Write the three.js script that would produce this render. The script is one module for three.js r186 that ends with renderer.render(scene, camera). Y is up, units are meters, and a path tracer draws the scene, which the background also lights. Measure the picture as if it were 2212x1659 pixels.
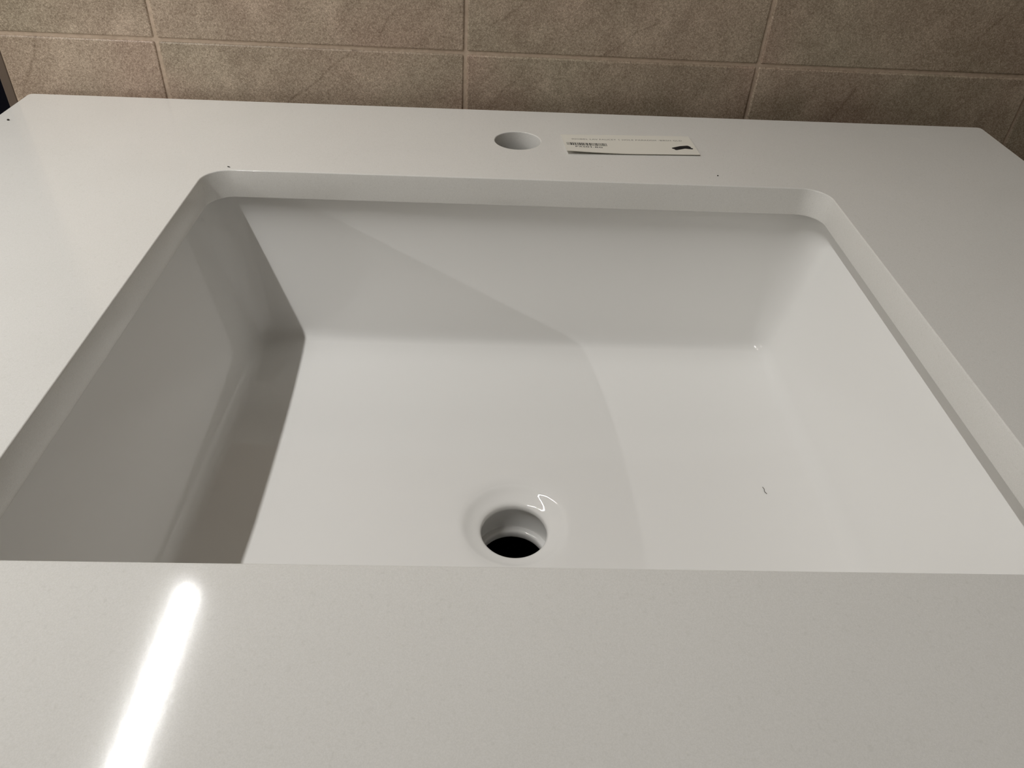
import * as THREE from 'three';
import { RoundedBoxGeometry } from 'three/addons/geometries/RoundedBoxGeometry.js';
import { RectAreaLightUniformsLib } from 'three/addons/lights/RectAreaLightUniformsLib.js';
import { mergeGeometries, mergeVertices, toCreasedNormals } from 'three/addons/utils/BufferGeometryUtils.js';

// ------------------------------------------------------------------ camera, light, exposure
// Units are metres. y = TOP is the top face of the countertop; x runs along the wall, z out from it.
const TOP = 0.86;
const scene = new THREE.Scene();
scene.background = new THREE.Color(0x000000);
const camera = new THREE.PerspectiveCamera(53.39, 2212 / 1659, 0.02, 40);
camera.rotation.order = 'YXZ';
camera.rotation.set(-0.6833, -0.0472, 0.0526);
camera.position.set(-0.00815, TOP + 0.22358, 0.49839);
scene.add(camera);

const renderer = new THREE.WebGLRenderer({ antialias: true });
renderer.toneMapping = THREE.LinearToneMapping;
renderer.toneMappingExposure = 1.0;
renderer.shadowMap.enabled = true;
RectAreaLightUniformsLib.init();

const LAMP_COLOR = new THREE.Color().setRGB(1.0, 0.992, 0.978);
const LAMP_POWER = 151;              // of every strip light
const LAMP_Y = TOP + 1.60;          // glowing face of the strip lights
const NEAR_ROW_X = -0.814, FAR_ROW_X = -3.4;
const LAMP_WIDTH = 0.026, LAMP_LENGTH = 2.44;

// ------------------------------------------------------------------ helpers
const taken = {};
function numbered(name) {
  const n = taken[name] = (taken[name] ?? -1) + 1;
  return n ? `${name}_${String(n).padStart(3, '0')}` : name;
}
function tag(o, label, category, group) {
  o.userData.label = label; o.userData.category = category;
  if (group) o.userData.group = group;
  return o;
}
function mesh(name, geometry, material, parent = scene) {
  const m = new THREE.Mesh(geometry, material);
  m.name = parent === scene ? numbered(name) : name;
  m.castShadow = m.receiveShadow = true;
  parent.add(m);
  return m;
}
function group(name, x = 0, y = 0, z = 0) {
  const g = new THREE.Group(); g.name = numbered(name); g.position.set(x, y, z); scene.add(g); return g;
}
function structure(o) { o.userData.kind = 'structure'; return o; }
function box(x0, x1, y0, y1, z0, z1) {
  return new THREE.BoxGeometry(x1 - x0, y1 - y0, z1 - z0).translate((x0 + x1) / 2, (y0 + y1) / 2, (z0 + z1) / 2);
}
function random(seed) {
  let s = seed >>> 0;
  return () => { s = (s + 0x6d2b79f5) >>> 0; let t = s; t = Math.imul(t ^ (t >>> 15), t | 1); t ^= t + Math.imul(t ^ (t >>> 7), t | 61); return ((t ^ (t >>> 14)) >>> 0) / 4294967296; };
}
function hash(x, y, s) {
  let h = Math.imul(x, 374761393) ^ Math.imul(y, 668265263) ^ Math.imul(s, 974711);
  h = Math.imul(h ^ (h >>> 13), 1274126177); return ((h ^ (h >>> 16)) >>> 0) / 4294967296;
}
// tiling value noise, period p cells
function vnoise(u, v, p, s) {
  const x = u * p, y = v * p, xi = Math.floor(x), yi = Math.floor(y), fx = x - xi, fy = y - yi;
  const sx = fx * fx * (3 - 2 * fx), sy = fy * fy * (3 - 2 * fy), w = (n) => ((n % p) + p) % p;
  const a = hash(w(xi), w(yi), s), b = hash(w(xi + 1), w(yi), s), c = hash(w(xi), w(yi + 1), s), d = hash(w(xi + 1), w(yi + 1), s);
  return a + (b - a) * sx + (c - a) * sy + (a - b - c + d) * sx * sy;
}
function fbm(u, v, p, s, n = 4) {
  let t = 0, a = 0.5, k = 0;
  for (let i = 0; i < n; i++) { t += a * vnoise(u, v, p << i, s + i * 17); k += a; a *= 0.5; }
  return t / k;
}
function dataTexture(w, h, pixel, srgb) {
  const d = new Uint8Array(w * h * 4), c = [0, 0, 0];
  for (let y = 0; y < h; y++) for (let x = 0; x < w; x++) {
    pixel(x / w, y / h, c, x, y);
    const i = (y * w + x) * 4;
    for (let k = 0; k < 3; k++) d[i + k] = Math.max(0, Math.min(255, Math.round(c[k])));
    d[i + 3] = 255;
  }
  const t = new THREE.DataTexture(d, w, h);
  t.magFilter = THREE.LinearFilter; t.minFilter = THREE.LinearFilter;
  t.wrapS = t.wrapT = THREE.RepeatWrapping;
  if (srgb) t.colorSpace = THREE.SRGBColorSpace;
  t.needsUpdate = true;
  return t;
}

function creased(g, angle) {           // toCreasedNormals joins what lies within a hundredth of a unit: work in millimetres
  return toCreasedNormals(g.scale(1000, 1000, 1000), angle).scale(0.001, 0.001, 0.001);
}

// ------------------------------------------------------------------ materials
// polished white quartz: faint sand-coloured grain
const quartzMap = dataTexture(1024, 1024, (u, v, c, x, y) => {
  const cloud = fbm(u, v, 6, 3, 4) - 0.5, grain = hash(x, y, 9) - 0.5, speck = fbm(u, v, 200, 5, 2);
  let k = 4 * cloud + 9 * grain - (speck > 0.74 ? 30 * (speck - 0.74) : 0);
  c[0] = 226 + k; c[1] = 224 + k; c[2] = 219 + k * 1.1;
}, true);
quartzMap.repeat.set(1 / 0.3, 1 / 0.3);
const quartzBump = dataTexture(512, 512, (u, v, c) => { const k = 255 * (fbm(u, v, 100, 31, 2)); c[0] = c[1] = c[2] = k; });
quartzBump.repeat.set(1 / 0.12, 1 / 0.12);
const quartz = new THREE.MeshPhysicalMaterial({ map: quartzMap, roughness: 0.082, bumpMap: quartzBump, bumpScale: 0.000003 });
const porcelain = new THREE.MeshPhysicalMaterial({ color: new THREE.Color().setRGB(0.86, 0.85, 0.825), roughness: 0.02, ior: 1.5 });
const groutMap = dataTexture(256, 256, (u, v, c, x, y) => { const k = 26 * (fbm(u, v, 32, 71, 3) - 0.5) + 18 * (hash(x, y, 73) - 0.5); c[0] = 198 + k; c[1] = 178 + k; c[2] = 158 + k; }, true);
groutMap.repeat.set(4, 4);
const grout = new THREE.MeshStandardMaterial({ map: groutMap, roughness: 0.95 });
const tileBump = dataTexture(512, 512, (u, v, c) => { c[0] = c[1] = c[2] = 255 * (0.55 * fbm(u, v, 10, 51, 5) + 0.45 * fbm(u, v, 90, 53, 2)); });
function tileMaterial(seed) {
  const r = random(seed * 7919 + 5), veins = [];
  for (let i = 0; i < 3; i++) veins.push({ x: r(), y: r(), a: 0.5 + r() * 0.7, l: 0.1 + 0.3 * r(), w: 0.0016 + 0.0016 * r() });
  const green = (r() - 0.5) * 0.6, tone = [2, -2, 4, -4, 0, -14][seed - 1];  // last tone: shade painted into the colour of one right-hand column
  const map = dataTexture(640, 640, (u, v, c, x, y) => {
    const cloud = fbm(u, v, 4, seed * 101, 5) - 0.5, patch = fbm(u, v, 3, seed * 101 + 40, 4) - 0.5 + green * 0.35;
    const mottle = fbm(u, v, 22, seed * 101 + 60, 4) - 0.5, grain = hash(x, y, seed + 200) - 0.5, mid = fbm(u, v, 150, seed * 101 + 80, 2) - 0.5;
    const streak = fbm(u * 0.5 + v * 0.5, 3 * (v - u), 8, seed * 101 + 120, 3) - 0.5, fine = vnoise(u, v, 300, seed + 400) - 0.5;
    let k = tone + 26 * cloud + 17 * mottle + 12 * streak + 12 * mid + 34 * fine + 60 * grain;
    const pale = fbm(u, v, 7, seed * 101 + 90, 5);
    if (pale > 0.6) k += 80 * (pale - 0.6);
    for (const q of veins) {            // fine dark scratch-like veins printed in the glaze
      const dx = u - q.x, dy = v - q.y, s = dx * Math.cos(q.a) + dy * Math.sin(q.a), n = -dx * Math.sin(q.a) + dy * Math.cos(q.a) + 0.03 * (fbm(u, v, 14, seed + 300, 3) - 0.5);
      if (Math.abs(s) < q.l) k -= 20 * Math.exp(-n * n / (2 * q.w * q.w)) * (0.35 + fbm(u, v, 30, seed + 310, 2));
    }
    c[0] = 167 + k - 9 * patch; c[1] = 149 + k * 0.98 + 5 * patch; c[2] = 130 + k * 0.94 + 1 * patch;
  }, true);
  return new THREE.MeshPhysicalMaterial({ map, roughness: 0.45, bumpMap: tileBump, bumpScale: 0.0001 });
}
const tileMaterials = [1, 2, 3, 4, 5, 6].map(tileMaterial);
const whitePaint = new THREE.MeshStandardMaterial({ color: 0xf1efe9, roughness: 0.9 });  // unseen walls and ceiling, kept pale to bounce light into the shaded bowl
const greyFloor = new THREE.MeshStandardMaterial({ color: 0xb4aea4, roughness: 0.6 });
const blackBoard = new THREE.MeshPhysicalMaterial({ color: new THREE.Color().setRGB(0.006, 0.006, 0.009), roughness: 1, specularIntensity: 0.05 });
const brownTrim = new THREE.MeshStandardMaterial({ color: new THREE.Color().setRGB(0.13, 0.095, 0.07), roughness: 0.8 });
const cabinetPaint = new THREE.MeshStandardMaterial({ color: 0x4a4038, roughness: 0.5 });
const steel = new THREE.MeshStandardMaterial({ color: 0xb0b0b0, roughness: 0.3, metalness: 1 });
const lampBody = new THREE.MeshStandardMaterial({ color: 0xe8e8e6, roughness: 0.5 });
const lampGlow = new THREE.MeshStandardMaterial({ color: 0xffffff, emissive: LAMP_COLOR, emissiveIntensity: 2, roughness: 0.6 });

// ------------------------------------------------------------------ the showroom
structure(mesh('floor', box(-6.1, 4.1, -0.1, 0, -3.1, 5.1), greyFloor));
const CEILING = LAMP_Y + 0.07;
structure(mesh('ceiling', box(-6.1, 4.1, CEILING, CEILING + 0.1, -3.1, 5.1), whitePaint));
structure(mesh('wall_left', box(-6.1, -6, 0, CEILING, -3, 5), whitePaint));
structure(mesh('wall_right', box(4, 4.1, 0, CEILING, -3, 5), whitePaint));
structure(mesh('wall_front', box(-6.1, 4.1, 0, CEILING, 5, 5.1), whitePaint));
structure(mesh('wall_rear', box(-6.1, 4.1, 0, CEILING, -3.1, -3), whitePaint));

// low tiled display wall behind the vanity, a touch out of square with it
const WALL_TOP = TOP + 0.62, WALL_END = -0.395;
const tiledWall = mesh('wall_back', box(WALL_END, 1.42, -TOP, WALL_TOP - TOP, -0.09, -0.0012), grout);
structure(tiledWall);
tiledWall.position.set(0, TOP, -0.1507);
tiledWall.rotation.set(0, 0.034, -0.0140);
{
  const pitch = 0.2431, gap = 0.0026, thick = 0.008, r = random(11);
  const shapes = new Map();
  const tileShape = (w, h) => {
    const key = w.toFixed(4) + h.toFixed(4);
    if (!shapes.has(key)) {
      const g = new RoundedBoxGeometry(w, h, thick, 3, 0.0016), p = g.attributes.position, uv = g.attributes.uv;
      for (let i = 0; i < p.count; i++) uv.setXY(i, p.getX(i) / pitch + 0.5, p.getY(i) / pitch + 0.5);
      shapes.set(key, g);
    }
    return shapes.get(key);
  };
  let n = 0;
  for (let row = -4; row < 3; row++) for (let col = -2; col < 6; col++) {
    const x0 = Math.max(-0.0298 + col * pitch + gap / 2, WALL_END + 0.0005), x1 = Math.min(-0.0298 + (col + 1) * pitch - gap / 2, 1.42);
    const y0 = Math.max(0.0390 + (row) * pitch + gap / 2, -TOP + 0.006), y1 = Math.min(0.0390 + (row + 1) * pitch - gap / 2, WALL_TOP - TOP);
    if (x1 - x0 < 0.02 || y1 - y0 < 0.02) continue;
    const t = mesh(n ? `tile_${String(n).padStart(3, '0')}` : 'tile', tileShape(x1 - x0, y1 - y0), tileMaterials[col === 2 ? 5 : (col * 3 + row * 2 + 60) % 5], tiledWall);  // one right-hand column takes the darker tone, painted to deepen its shade
    n++;
    t.position.set((x0 + x1) / 2, (y0 + y1) / 2, -thick / 2 + (r() - 0.5) * 0.0006);
    t.rotation.set((r() - 0.5) * 0.002, (r() - 0.5) * 0.002, 0);
  }
}
for (const o of [mesh('trim_1', new RoundedBoxGeometry(0.0078, WALL_TOP - 0.02, 0.08, 2, 0.001).translate(WALL_END - 0.0038, (WALL_TOP - 0.02) / 2 - TOP + 0.01, -0.0405), brownTrim), mesh('wall_far_left', box(-1.6, WALL_END - 0.0079, -TOP + 0.02, WALL_TOP - TOP, -0.06, -0.004), blackBoard)]) {
  structure(o); o.position.copy(tiledWall.position); o.rotation.copy(tiledWall.rotation);
}

// ------------------------------------------------------------------ countertop
const SLAB = 0.020;
const CUT = { x0: -0.2003, x1: 0.2281, z0: 0, z1: 0.3277, r: 0.0172 };
function roundedRect(path, x0, x1, y0, y1, r) {
  path.moveTo(x0 + r, y0); path.lineTo(x1 - r, y0); path.absarc(x1 - r, y0 + r, r, -Math.PI / 2, 0); path.lineTo(x1, y1 - r); path.absarc(x1 - r, y1 - r, r, 0, Math.PI / 2);
  path.lineTo(x0 + r, y1); path.absarc(x0 + r, y1 - r, r, Math.PI / 2, Math.PI); path.lineTo(x0, y0 + r); path.absarc(x0 + r, y0 + r, r, Math.PI, Math.PI * 1.5);
  return path;
}
{
  // drawn in (x, -z), extruded downwards from the top
  const s = roundedRect(new THREE.Shape(), -0.3805, 0.4065, -0.4265, 0.1335, 0.004);
  s.holes.push(roundedRect(new THREE.Path(), CUT.x0, CUT.x1, -CUT.z1, -CUT.z0, CUT.r));
  s.holes.push(new THREE.Path().absarc(0.01327, 0.0701, 0.0175, 0, Math.PI * 2));
  const e = 0.0007;
  let g = new THREE.ExtrudeGeometry(s, { depth: SLAB - 2 * e, bevelEnabled: true, bevelThickness: e, bevelSize: e, bevelOffset: -e, bevelSegments: 3, curveSegments: 20 });
  g.translate(0, 0, -SLAB + e).rotateX(-Math.PI / 2);
  g = creased(g, 0.62);
  { // the polished faces are dead flat: keep the eased edges' rounding off them
    const p = g.attributes.position, n = g.attributes.normal, a = new THREE.Vector3(), b = new THREE.Vector3(), q = new THREE.Vector3();
    for (let i = 0; i < p.count; i += 3) {
      a.fromBufferAttribute(p, i); b.fromBufferAttribute(p, i + 1).sub(a); q.fromBufferAttribute(p, i + 2).sub(a); b.cross(q).normalize();
      if (Math.abs(b.y) > 0.9999) for (let k = 0; k < 3; k++) n.setXYZ(i + k, 0, Math.sign(b.y), 0);
    }
  }
  const c = mesh('countertop', g, quartz);
  c.position.y = TOP;
  tag(c, 'white polished quartz vanity countertop with a rectangular sink cutout and one round faucet hole', 'countertop');
}

// ------------------------------------------------------------------ undermount sink
const DRAIN = { x: 0.0130, z: 0.1830 };
const JOINT = { x0: -0.1818, x1: 0.2140, z0: 0.0050, z1: 0.3200, y: -0.134 };
const RIM = { x0: CUT.x0 - 0.0165, x1: CUT.x1 + 0.0165, z0: CUT.z0 - 0.0165, z1: CUT.z1 + 0.0165, y: -SLAB - 0.0003 };
function floorY(x, z) {
  const dx = Math.max(0, Math.min(x - JOINT.x0, JOINT.x1 - x)), dz = Math.max(0, Math.min(z - JOINT.z0, (JOINT.z1 - z) * 1.4));
  return JOINT.y - 0.0138 * (1 - Math.exp(-dx / 0.028)) * (1 - Math.exp(-dz / 0.075));
}
const CORNER = 14, SIDE = 64;
function ring(x0, x1, z0, z1, r) {         // points round a rounded rectangle, always the same number
  const out = [], cs = [[x1 - r, z0 + r, -Math.PI / 2], [x1 - r, z1 - r, 0], [x0 + r, z1 - r, Math.PI / 2], [x0 + r, z0 + r, Math.PI]];
  for (let k = 0; k < 4; k++) {
    const [cx, cz, a0] = cs[k], [nx, nz, na] = cs[(k + 1) % 4];
    for (let i = 0; i <= CORNER; i++) { const a = a0 + i / CORNER * Math.PI / 2; out.push([cx + r * Math.cos(a), cz + r * Math.sin(a)]); }
    const p = out[out.length - 1], q = [nx + r * Math.cos(na), nz + r * Math.sin(na)];
    for (let i = 1; i < SIDE; i++) out.push([p[0] + (q[0] - p[0]) * i / SIDE, p[1] + (q[1] - p[1]) * i / SIDE]);
  }
  return out;
}
function loft(levels, closed) {
  const n = levels[0].length, pos = [], idx = [];
  for (const l of levels) for (const p of l) pos.push(p[0], p[1], p[2]);
  const m = levels.length;
  for (let j = 0; j < (closed ? m : m - 1); j++) for (let i = 0; i < n; i++) {
    const a = j * n + i, b = j * n + (i + 1) % n, c = ((j + 1) % m) * n + i, d = ((j + 1) % m) * n + (i + 1) % n;
    idx.push(a, c, b, b, c, d);
  }
  const g = new THREE.BufferGeometry();
  g.setAttribute('position', new THREE.Float32BufferAttribute(pos, 3));
  g.setIndex(idx); g.computeVertexNormals();
  return g;
}
{
  const lerp = (a, b, t) => a + (b - a) * t;
  const wall = (t) => ring(lerp(RIM.x0, JOINT.x0, t), lerp(RIM.x1, JOINT.x1, t), lerp(RIM.z0, JOINT.z0, t), lerp(RIM.z1, JOINT.z1, t), lerp(0.034, 0.012, t));
  const levels = [];
  const put = (r, y) => levels.push(r.map(([x, z]) => [x, typeof y === 'function' ? y(x, z) : y, z]));
  const H = JOINT.y - RIM.y;
  // underside and outside of the bowl, from the drain outwards and up to the flange
  const circle = (rad) => ring(DRAIN.x - rad, DRAIN.x + rad, DRAIN.z - rad, DRAIN.z + rad, rad * 0.9999);
  const grown = (t, d) => { const w = wall(t); return ring(lerp(RIM.x0, JOINT.x0, t) - d, lerp(RIM.x1, JOINT.x1, t) + d, lerp(RIM.z0, JOINT.z0, t) - d, lerp(RIM.z1, JOINT.z1, t) + d, lerp(0.034, 0.012, t) + d); };
  const flange = grown(0, 0.028);
  // inside, from the flange's outer edge down to the drain
  put(grown(0, 0.028), RIM.y - 0.010);
  put(grown(0, 0.028), RIM.y - 0.001);
  put(grown(0, 0.027), RIM.y);
  put(grown(0, 0.003), RIM.y);
  for (const [d, y] of [[0.0017, 0.0003], [0.0006, 0.0011], [0, 0.0026]]) put(ring(RIM.x0 - d, RIM.x1 + d, RIM.z0 - d, RIM.z1 + d, 0.034 + d), RIM.y - y);
  for (const t of [0.1, 0.2, 0.35, 0.5, 0.65, 0.78, 0.88]) put(wall(t), RIM.y + H * t);
  // fillet between wall and floor
  const A = wall(0.92), J = ring(JOINT.x0, JOINT.x1, JOINT.z0, JOINT.z1, 0.012), f = 0.0065, Bn = ring(JOINT.x0 + f, JOINT.x1 - f, JOINT.z0 + f, JOINT.z1 - f, 0.008);
  const yA = RIM.y + H * 0.92;
  for (const t of [0, 0.12, 0.25, 0.38, 0.5, 0.62, 0.75, 0.88, 1]) {
    levels.push(A.map((a, i) => {
      const j = J[i], b = Bn[i], u = 1 - t, q = (p0, p1, p2) => u * u * p0 + 2 * u * t * p1 + t * t * p2;
      return [q(a[0], j[0], b[0]), q(yA, JOINT.y, floorY(b[0], b[1])), q(a[1], j[1], b[1])];
    }));
  }
  // floor, drawn in towards the drain
  const R0 = 0.036, flare = Bn.map(([x, z]) => { const a = Math.atan2(z - DRAIN.z, x - DRAIN.x); return [Math.cos(a), Math.sin(a)]; });
  const N = 26;
  for (let k = 1; k <= N; k++) {
    const t = k / N;
    put(Bn.map(([x, z], i) => [lerp(x, DRAIN.x + R0 * flare[i][0], t), lerp(z, DRAIN.z + R0 * flare[i][1], t)]), floorY);
  }
  const yd = floorY(DRAIN.x + R0, DRAIN.z);
  const turn = (rad, y) => levels.push(flare.map(([c, s]) => [DRAIN.x + rad * c, y, DRAIN.z + rad * s]));
  for (const [rad, d] of [[0.0348, 0.00004], [0.0335, 0.0003], [0.0322, 0.0008], [0.0310, 0.0015], [0.0298, 0.0022], [0.0284, 0.0030], [0.0268, 0.0037], [0.0252, 0.0044], [0.0238, 0.0049], [0.0227, 0.0054], [0.0219, 0.0060], [0.0213, 0.0067], [0.0210, 0.0075], [0.0208, 0.0088]]) turn(rad, yd - d);
  const bowlGeometryLevels = levels.slice();
  // outside again: tube, belly, walls, back to the flange
  const yl = yd - 0.0088;
  turn(0.0208, yl - 0.0014);
  turn(0.0212, yl - 0.0020);
  turn(0.0300, yl - 0.0020);
  turn(0.0330, yl + 0.001);
  for (const t of [0.9, 0.6, 0.3, 0]) put(Bn.map(([x, z], i) => [lerp(x, DRAIN.x + 0.04 * flare[i][0], t), lerp(z, DRAIN.z + 0.04 * flare[i][1], t)]), (x, z) => floorY(x, z) - 0.012);
  put(grown(0.95, 0.010), JOINT.y - 0.004);
  put(grown(0.8, 0.012), RIM.y + H * 0.8);
  put(grown(0.2, 0.012), RIM.y + H * 0.2);
  put(grown(0.12, 0.013), RIM.y - 0.0115);
  const sink = group('sink', 0, TOP, 0);
  tag(sink, 'white glossy porcelain undermount rectangular sink bowl set below the countertop cutout', 'sink');
  let g = loft(levels, true);
  g = creased(g, 1.0);
  mesh('bowl', g, porcelain, sink);
  // drain outlet: glazed collar with a lip, open at the bottom
  const prof = [[0.0258, -0.0002], [0.0258, -0.0200], [0.0253, -0.0212], [0.0228, -0.0217], [0.0220, -0.0221], [0.0215, -0.0228], [0.0213, -0.0238], [0.0212, -0.0265], [0.0218, -0.0280], [0.0320, -0.0280], [0.0330, -0.0270], [0.0330, -0.0008], [0.0322, -0.0002]].map(([a, b]) => new THREE.Vector2(a, b));
  let d = new THREE.LatheGeometry(prof, 72).translate(DRAIN.x, yl - 0.0020, DRAIN.z);
  d = creased(d, 0.6);
  const o = mesh('drain_outlet', d, porcelain, sink);
  o.userData.label = 'round open drain hole with a glazed inner lip';
}

// ------------------------------------------------------------------ paper price label
{
  const W = 1536, Hh = 560, cv = document.createElement('canvas'); cv.width = W; cv.height = Hh;
  const c = cv.getContext('2d');
  c.fillStyle = '#e3dfd4'; c.fillRect(0, 0, W, Hh);
  const px = (mm) => mm / 101 * W, py = (mm) => mm / 37 * Hh;
  c.fillStyle = '#55534f'; c.textBaseline = 'alphabetic';
  const fit = (text, x, y, w, size, weight) => {
    c.save(); c.font = `${weight} ${size}px sans-serif`; const m = c.measureText(text).width; c.translate(x, y); c.scale(w / m, 1); c.fillText(text, 0, 0); c.restore();
  };
  fit('RIOBEL LAV FAUCET 1 HOLE PARADOX -BRSH GLD', px(7), py(10.8), px(86.5), 50, 'normal');
  const r = random(77);
  c.fillStyle = '#151517';
  for (let x = 2.2; x < 33;) { const w = 0.3 + (r() < 0.5 ? 0.7 : 0.15) * r(); c.fillRect(px(x), py(17.6), px(w), py(5.8)); x += w + 0.3 + 0.5 * r(); }
  c.fillStyle = '#2c2c2e';
  fit('PXS01-BG', px(7.5), py(27.4), px(21.5), 50, 'bold');
  c.strokeStyle = '#0d0d10'; c.lineCap = 'round'; c.lineJoin = 'round'; c.lineWidth = py(2.9);
  c.beginPath(); c.moveTo(px(83.5), py(25)); c.lineTo(px(90), py(21.8)); c.lineTo(px(95), py(20.8)); c.lineTo(px(96), py(22.5)); c.lineTo(px(91), py(24)); c.lineTo(px(85), py(27)); c.lineTo(px(92), py(24)); c.lineTo(px(97), py(25.2)); c.stroke();
  const t = new THREE.CanvasTexture(cv); t.colorSpace = THREE.SRGBColorSpace;
  const paper = new THREE.MeshStandardMaterial({ map: t, roughness: 0.75 });
  const edge = new THREE.MeshStandardMaterial({ color: 0xcfcabd, roughness: 0.9 });
  const w = 0.101, d = 0.037, th = 0.0004, NX = 40, NZ = 12;
  const lift = (u, v) => 0.0002 + 0.0004 * v + 0.0020 * Math.pow(Math.max(0, 0.5 - u) / 0.5, 1.6) * Math.pow(v, 1.5);
  const sheet = (up) => {
    const g = new THREE.PlaneGeometry(1, 1, NX, NZ), p = g.attributes.position;
    for (let i = 0; i < p.count; i++) { const u = p.getX(i) + 0.5, v = 0.5 - p.getY(i); p.setXYZ(i, (u - 0.5) * w, lift(u, v) + (up ? th : 0), (v - 0.5) * d); }
    if (!up) { const a = g.index.array; for (let i = 0; i < a.length; i += 3) [a[i], a[i + 1]] = [a[i + 1], a[i]]; }
    g.computeVertexNormals(); return g;
  };
  const rim = () => {
    const pts = [];
    for (let i = 0; i < NX; i++) pts.push([i / NX, 0]);
    for (let i = 0; i < NZ; i++) pts.push([1, i / NZ]);
    for (let i = 0; i < NX; i++) pts.push([1 - i / NX, 1]);
    for (let i = 0; i < NZ; i++) pts.push([0, 1 - i / NZ]);
    const l = (dy) => pts.map(([u, v]) => [(u - 0.5) * w, lift(u, v) + dy, (v - 0.5) * d]);
    return loft([l(0), l(th)], false);
  };
  const label = group('price_label', 0.0985, TOP + 0.0001, -0.0674);
  label.rotation.y = 0.05;
  tag(label, 'small curled paper price label with barcode and black scribble beside the faucet hole', 'label');
  mesh('paper', mergeGeometries([sheet(true), sheet(false)]), paper, label);
  const e = mesh('cut_edge', rim(), edge, label);
}

// ------------------------------------------------------------------ crumbs lying about
{
  const dark = new THREE.MeshStandardMaterial({ color: 0x2b2620, roughness: 0.9 });
  for (const [x, z, a, b, turn, label] of [
    [-0.3686, -0.0749, 0.0011, 0.0010, 0, 'tiny round dark crumb on the far left corner of the countertop'],
    [-0.1866, -0.0045, 0.0016, 0.0005, -0.5, 'tiny dark splinter on the countertop at the left rear corner of the sink cutout'],
    [0.1554, -0.0167, 0.0007, 0.0006, 0, 'tiny dark crumb on the countertop in front of the price label'],
  ]) {
    const g = new THREE.IcosahedronGeometry(1, 1), p = g.attributes.position, r = 0.85;
    for (let i = 0; i < p.count; i++) { const k = 0.8 + 0.4 * hash(Math.round(p.getX(i) * 50), Math.round(p.getY(i) * 50), Math.round(p.getZ(i) * 50)); p.setXYZ(i, p.getX(i) * k * a * r, (p.getY(i) + 0.8) * Math.min(a, b) * 0.6, p.getZ(i) * k * b * r); }
    g.computeVertexNormals();
    const m = tag(mesh('crumb', g, dark), label, 'crumb');
    m.position.set(x, TOP, z); m.rotation.y = turn;
  }
  const hx = 0.1785, hz = 0.1546, pts = [[-0.0006, -0.003], [0, -0.001], [-0.0003, 0.001], [0.0007, 0.003]].map(([a, b]) => new THREE.Vector3(a, floorY(hx + a, hz + b) - floorY(hx, hz) + 0.0003, b));
  const hair = tag(mesh('lint', new THREE.TubeGeometry(new THREE.CatmullRomCurve3(pts), 12, 0.00018, 5), new THREE.MeshStandardMaterial({ color: 0x55504a, roughness: 0.9 })), 'tiny grey thread of lint on the sink floor to the right of the drain', 'lint');
  hair.position.set(hx, TOP + floorY(hx, hz), hz);
}

// ------------------------------------------------------------------ vanity cabinet under the top
{
  const cab = group('vanity_cabinet', 0.013, 0, 0.145);
  tag(cab, 'dark vanity cabinet carrying the white countertop and sink', 'cabinet');
  const y1 = TOP - SLAB - 0.0005, x = 0.381, z0 = -0.27, z1 = 0.262;
  mesh('side_panel', box(-x, -x + 0.018, 0, y1, z0, z1), cabinetPaint, cab);
  mesh('side_panel', box(x - 0.018, x, 0, y1, z0, z1), cabinetPaint, cab);
  mesh('back_panel', box(-x + 0.018, x - 0.018, 0.08, y1, z0, z0 + 0.012), cabinetPaint, cab);
  mesh('bottom_panel', box(-x + 0.018, x - 0.018, 0.08, 0.098, z0 + 0.012, z1), cabinetPaint, cab);
  mesh('top_rail', box(-x + 0.018, x - 0.018, y1 - 0.06, y1, z1 - 0.018, z1), cabinetPaint, cab);
  for (const s of [-1, 1]) {
    const door = mesh('door', new RoundedBoxGeometry(x - 0.004, 0.70, 0.019, 2, 0.002).translate(s * x / 2, 0.43, z1 + 0.010), cabinetPaint, cab);
    mesh('handle', new RoundedBoxGeometry(0.012, 0.14, 0.03, 3, 0.005).translate(s * 0.04, 0.63, z1 + 0.034), steel, door);
  }
}

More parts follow.
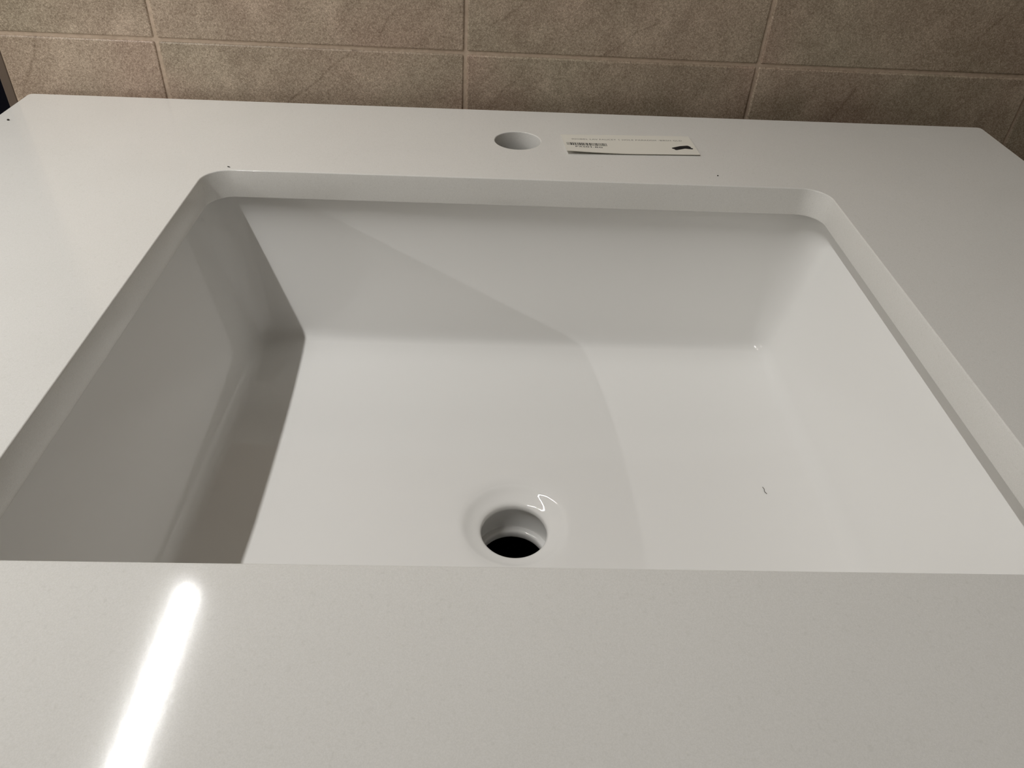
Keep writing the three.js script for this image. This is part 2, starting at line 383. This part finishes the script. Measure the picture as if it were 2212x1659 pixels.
// ------------------------------------------------------------------ unseen blocker for the viewer's body, shading the right of the wall and top
{
  const w = 0.98, h = TOP + 1.15, d = 0.26, c = group('unseen_blocker', 0.13, 0, 0.71);
  tag(c, 'tall dark unseen blocker standing in for the body of the viewer, shading the right of the tiled wall', 'blocker');
  mesh('blocker_body', box(-w / 2, w / 2, 0, h, -d / 2 + 0.02, d / 2), cabinetPaint, c);
  for (const [y0, y1] of [[0.06, 0.86], [0.87, h - 0.005]]) {
    const door = mesh('door', new RoundedBoxGeometry(w - 0.006, y1 - y0, 0.018, 2, 0.002).translate(0, (y0 + y1) / 2, -d / 2 + 0.010), cabinetPaint, c);
    mesh('handle', new RoundedBoxGeometry(0.012, 0.14, 0.024, 3, 0.005).translate(w / 2 - 0.05, y0 < 0.5 ? 0.72 : 1.02, -d / 2 - 0.010), steel, door);
  }
}

// ------------------------------------------------------------------ strip lights under the ceiling
function stripLight(x, z0, w, label) {
  const L = LAMP_LENGTH, g = group('ceiling_light', x, LAMP_Y, z0 + L / 2);
  tag(g, label, 'ceiling light', 'ceiling strip lights');
  mesh('housing', new RoundedBoxGeometry(w + 0.03, 0.05, L + 0.03, 2, 0.006).translate(0, 0.045, 0), lampBody, g);
  mesh('diffuser', new RoundedBoxGeometry(w, 0.02, L, 2, 0.006).translate(0, 0.012, 0), lampGlow, g);
  const l = new THREE.RectAreaLight(LAMP_COLOR, LAMP_POWER, w, L);
  l.position.set(0, -0.002, 0); l.rotation.x = -Math.PI / 2;
  g.add(l);
}
stripLight(NEAR_ROW_X, -0.798, LAMP_WIDTH, 'long ceiling strip light mirrored as the white streak in the front of the countertop');
stripLight(NEAR_ROW_X, -0.798 + LAMP_LENGTH + 0.05, LAMP_WIDTH, 'long unseen ceiling strip light behind the viewer, next along from the mirrored one, lighting the left of the tiled wall');  // out of view, placed to light the left of the tiled wall
stripLight(FAR_ROW_X, -1.3, 0.95 * LAMP_WIDTH, 'long ceiling strip light far to the left, level with the tiled wall');
stripLight(FAR_ROW_X, -1.3 + LAMP_LENGTH + 0.05, 0.95 * LAMP_WIDTH, 'long ceiling strip light far to the left, farther out from the tiled wall');

renderer.render(scene, camera);
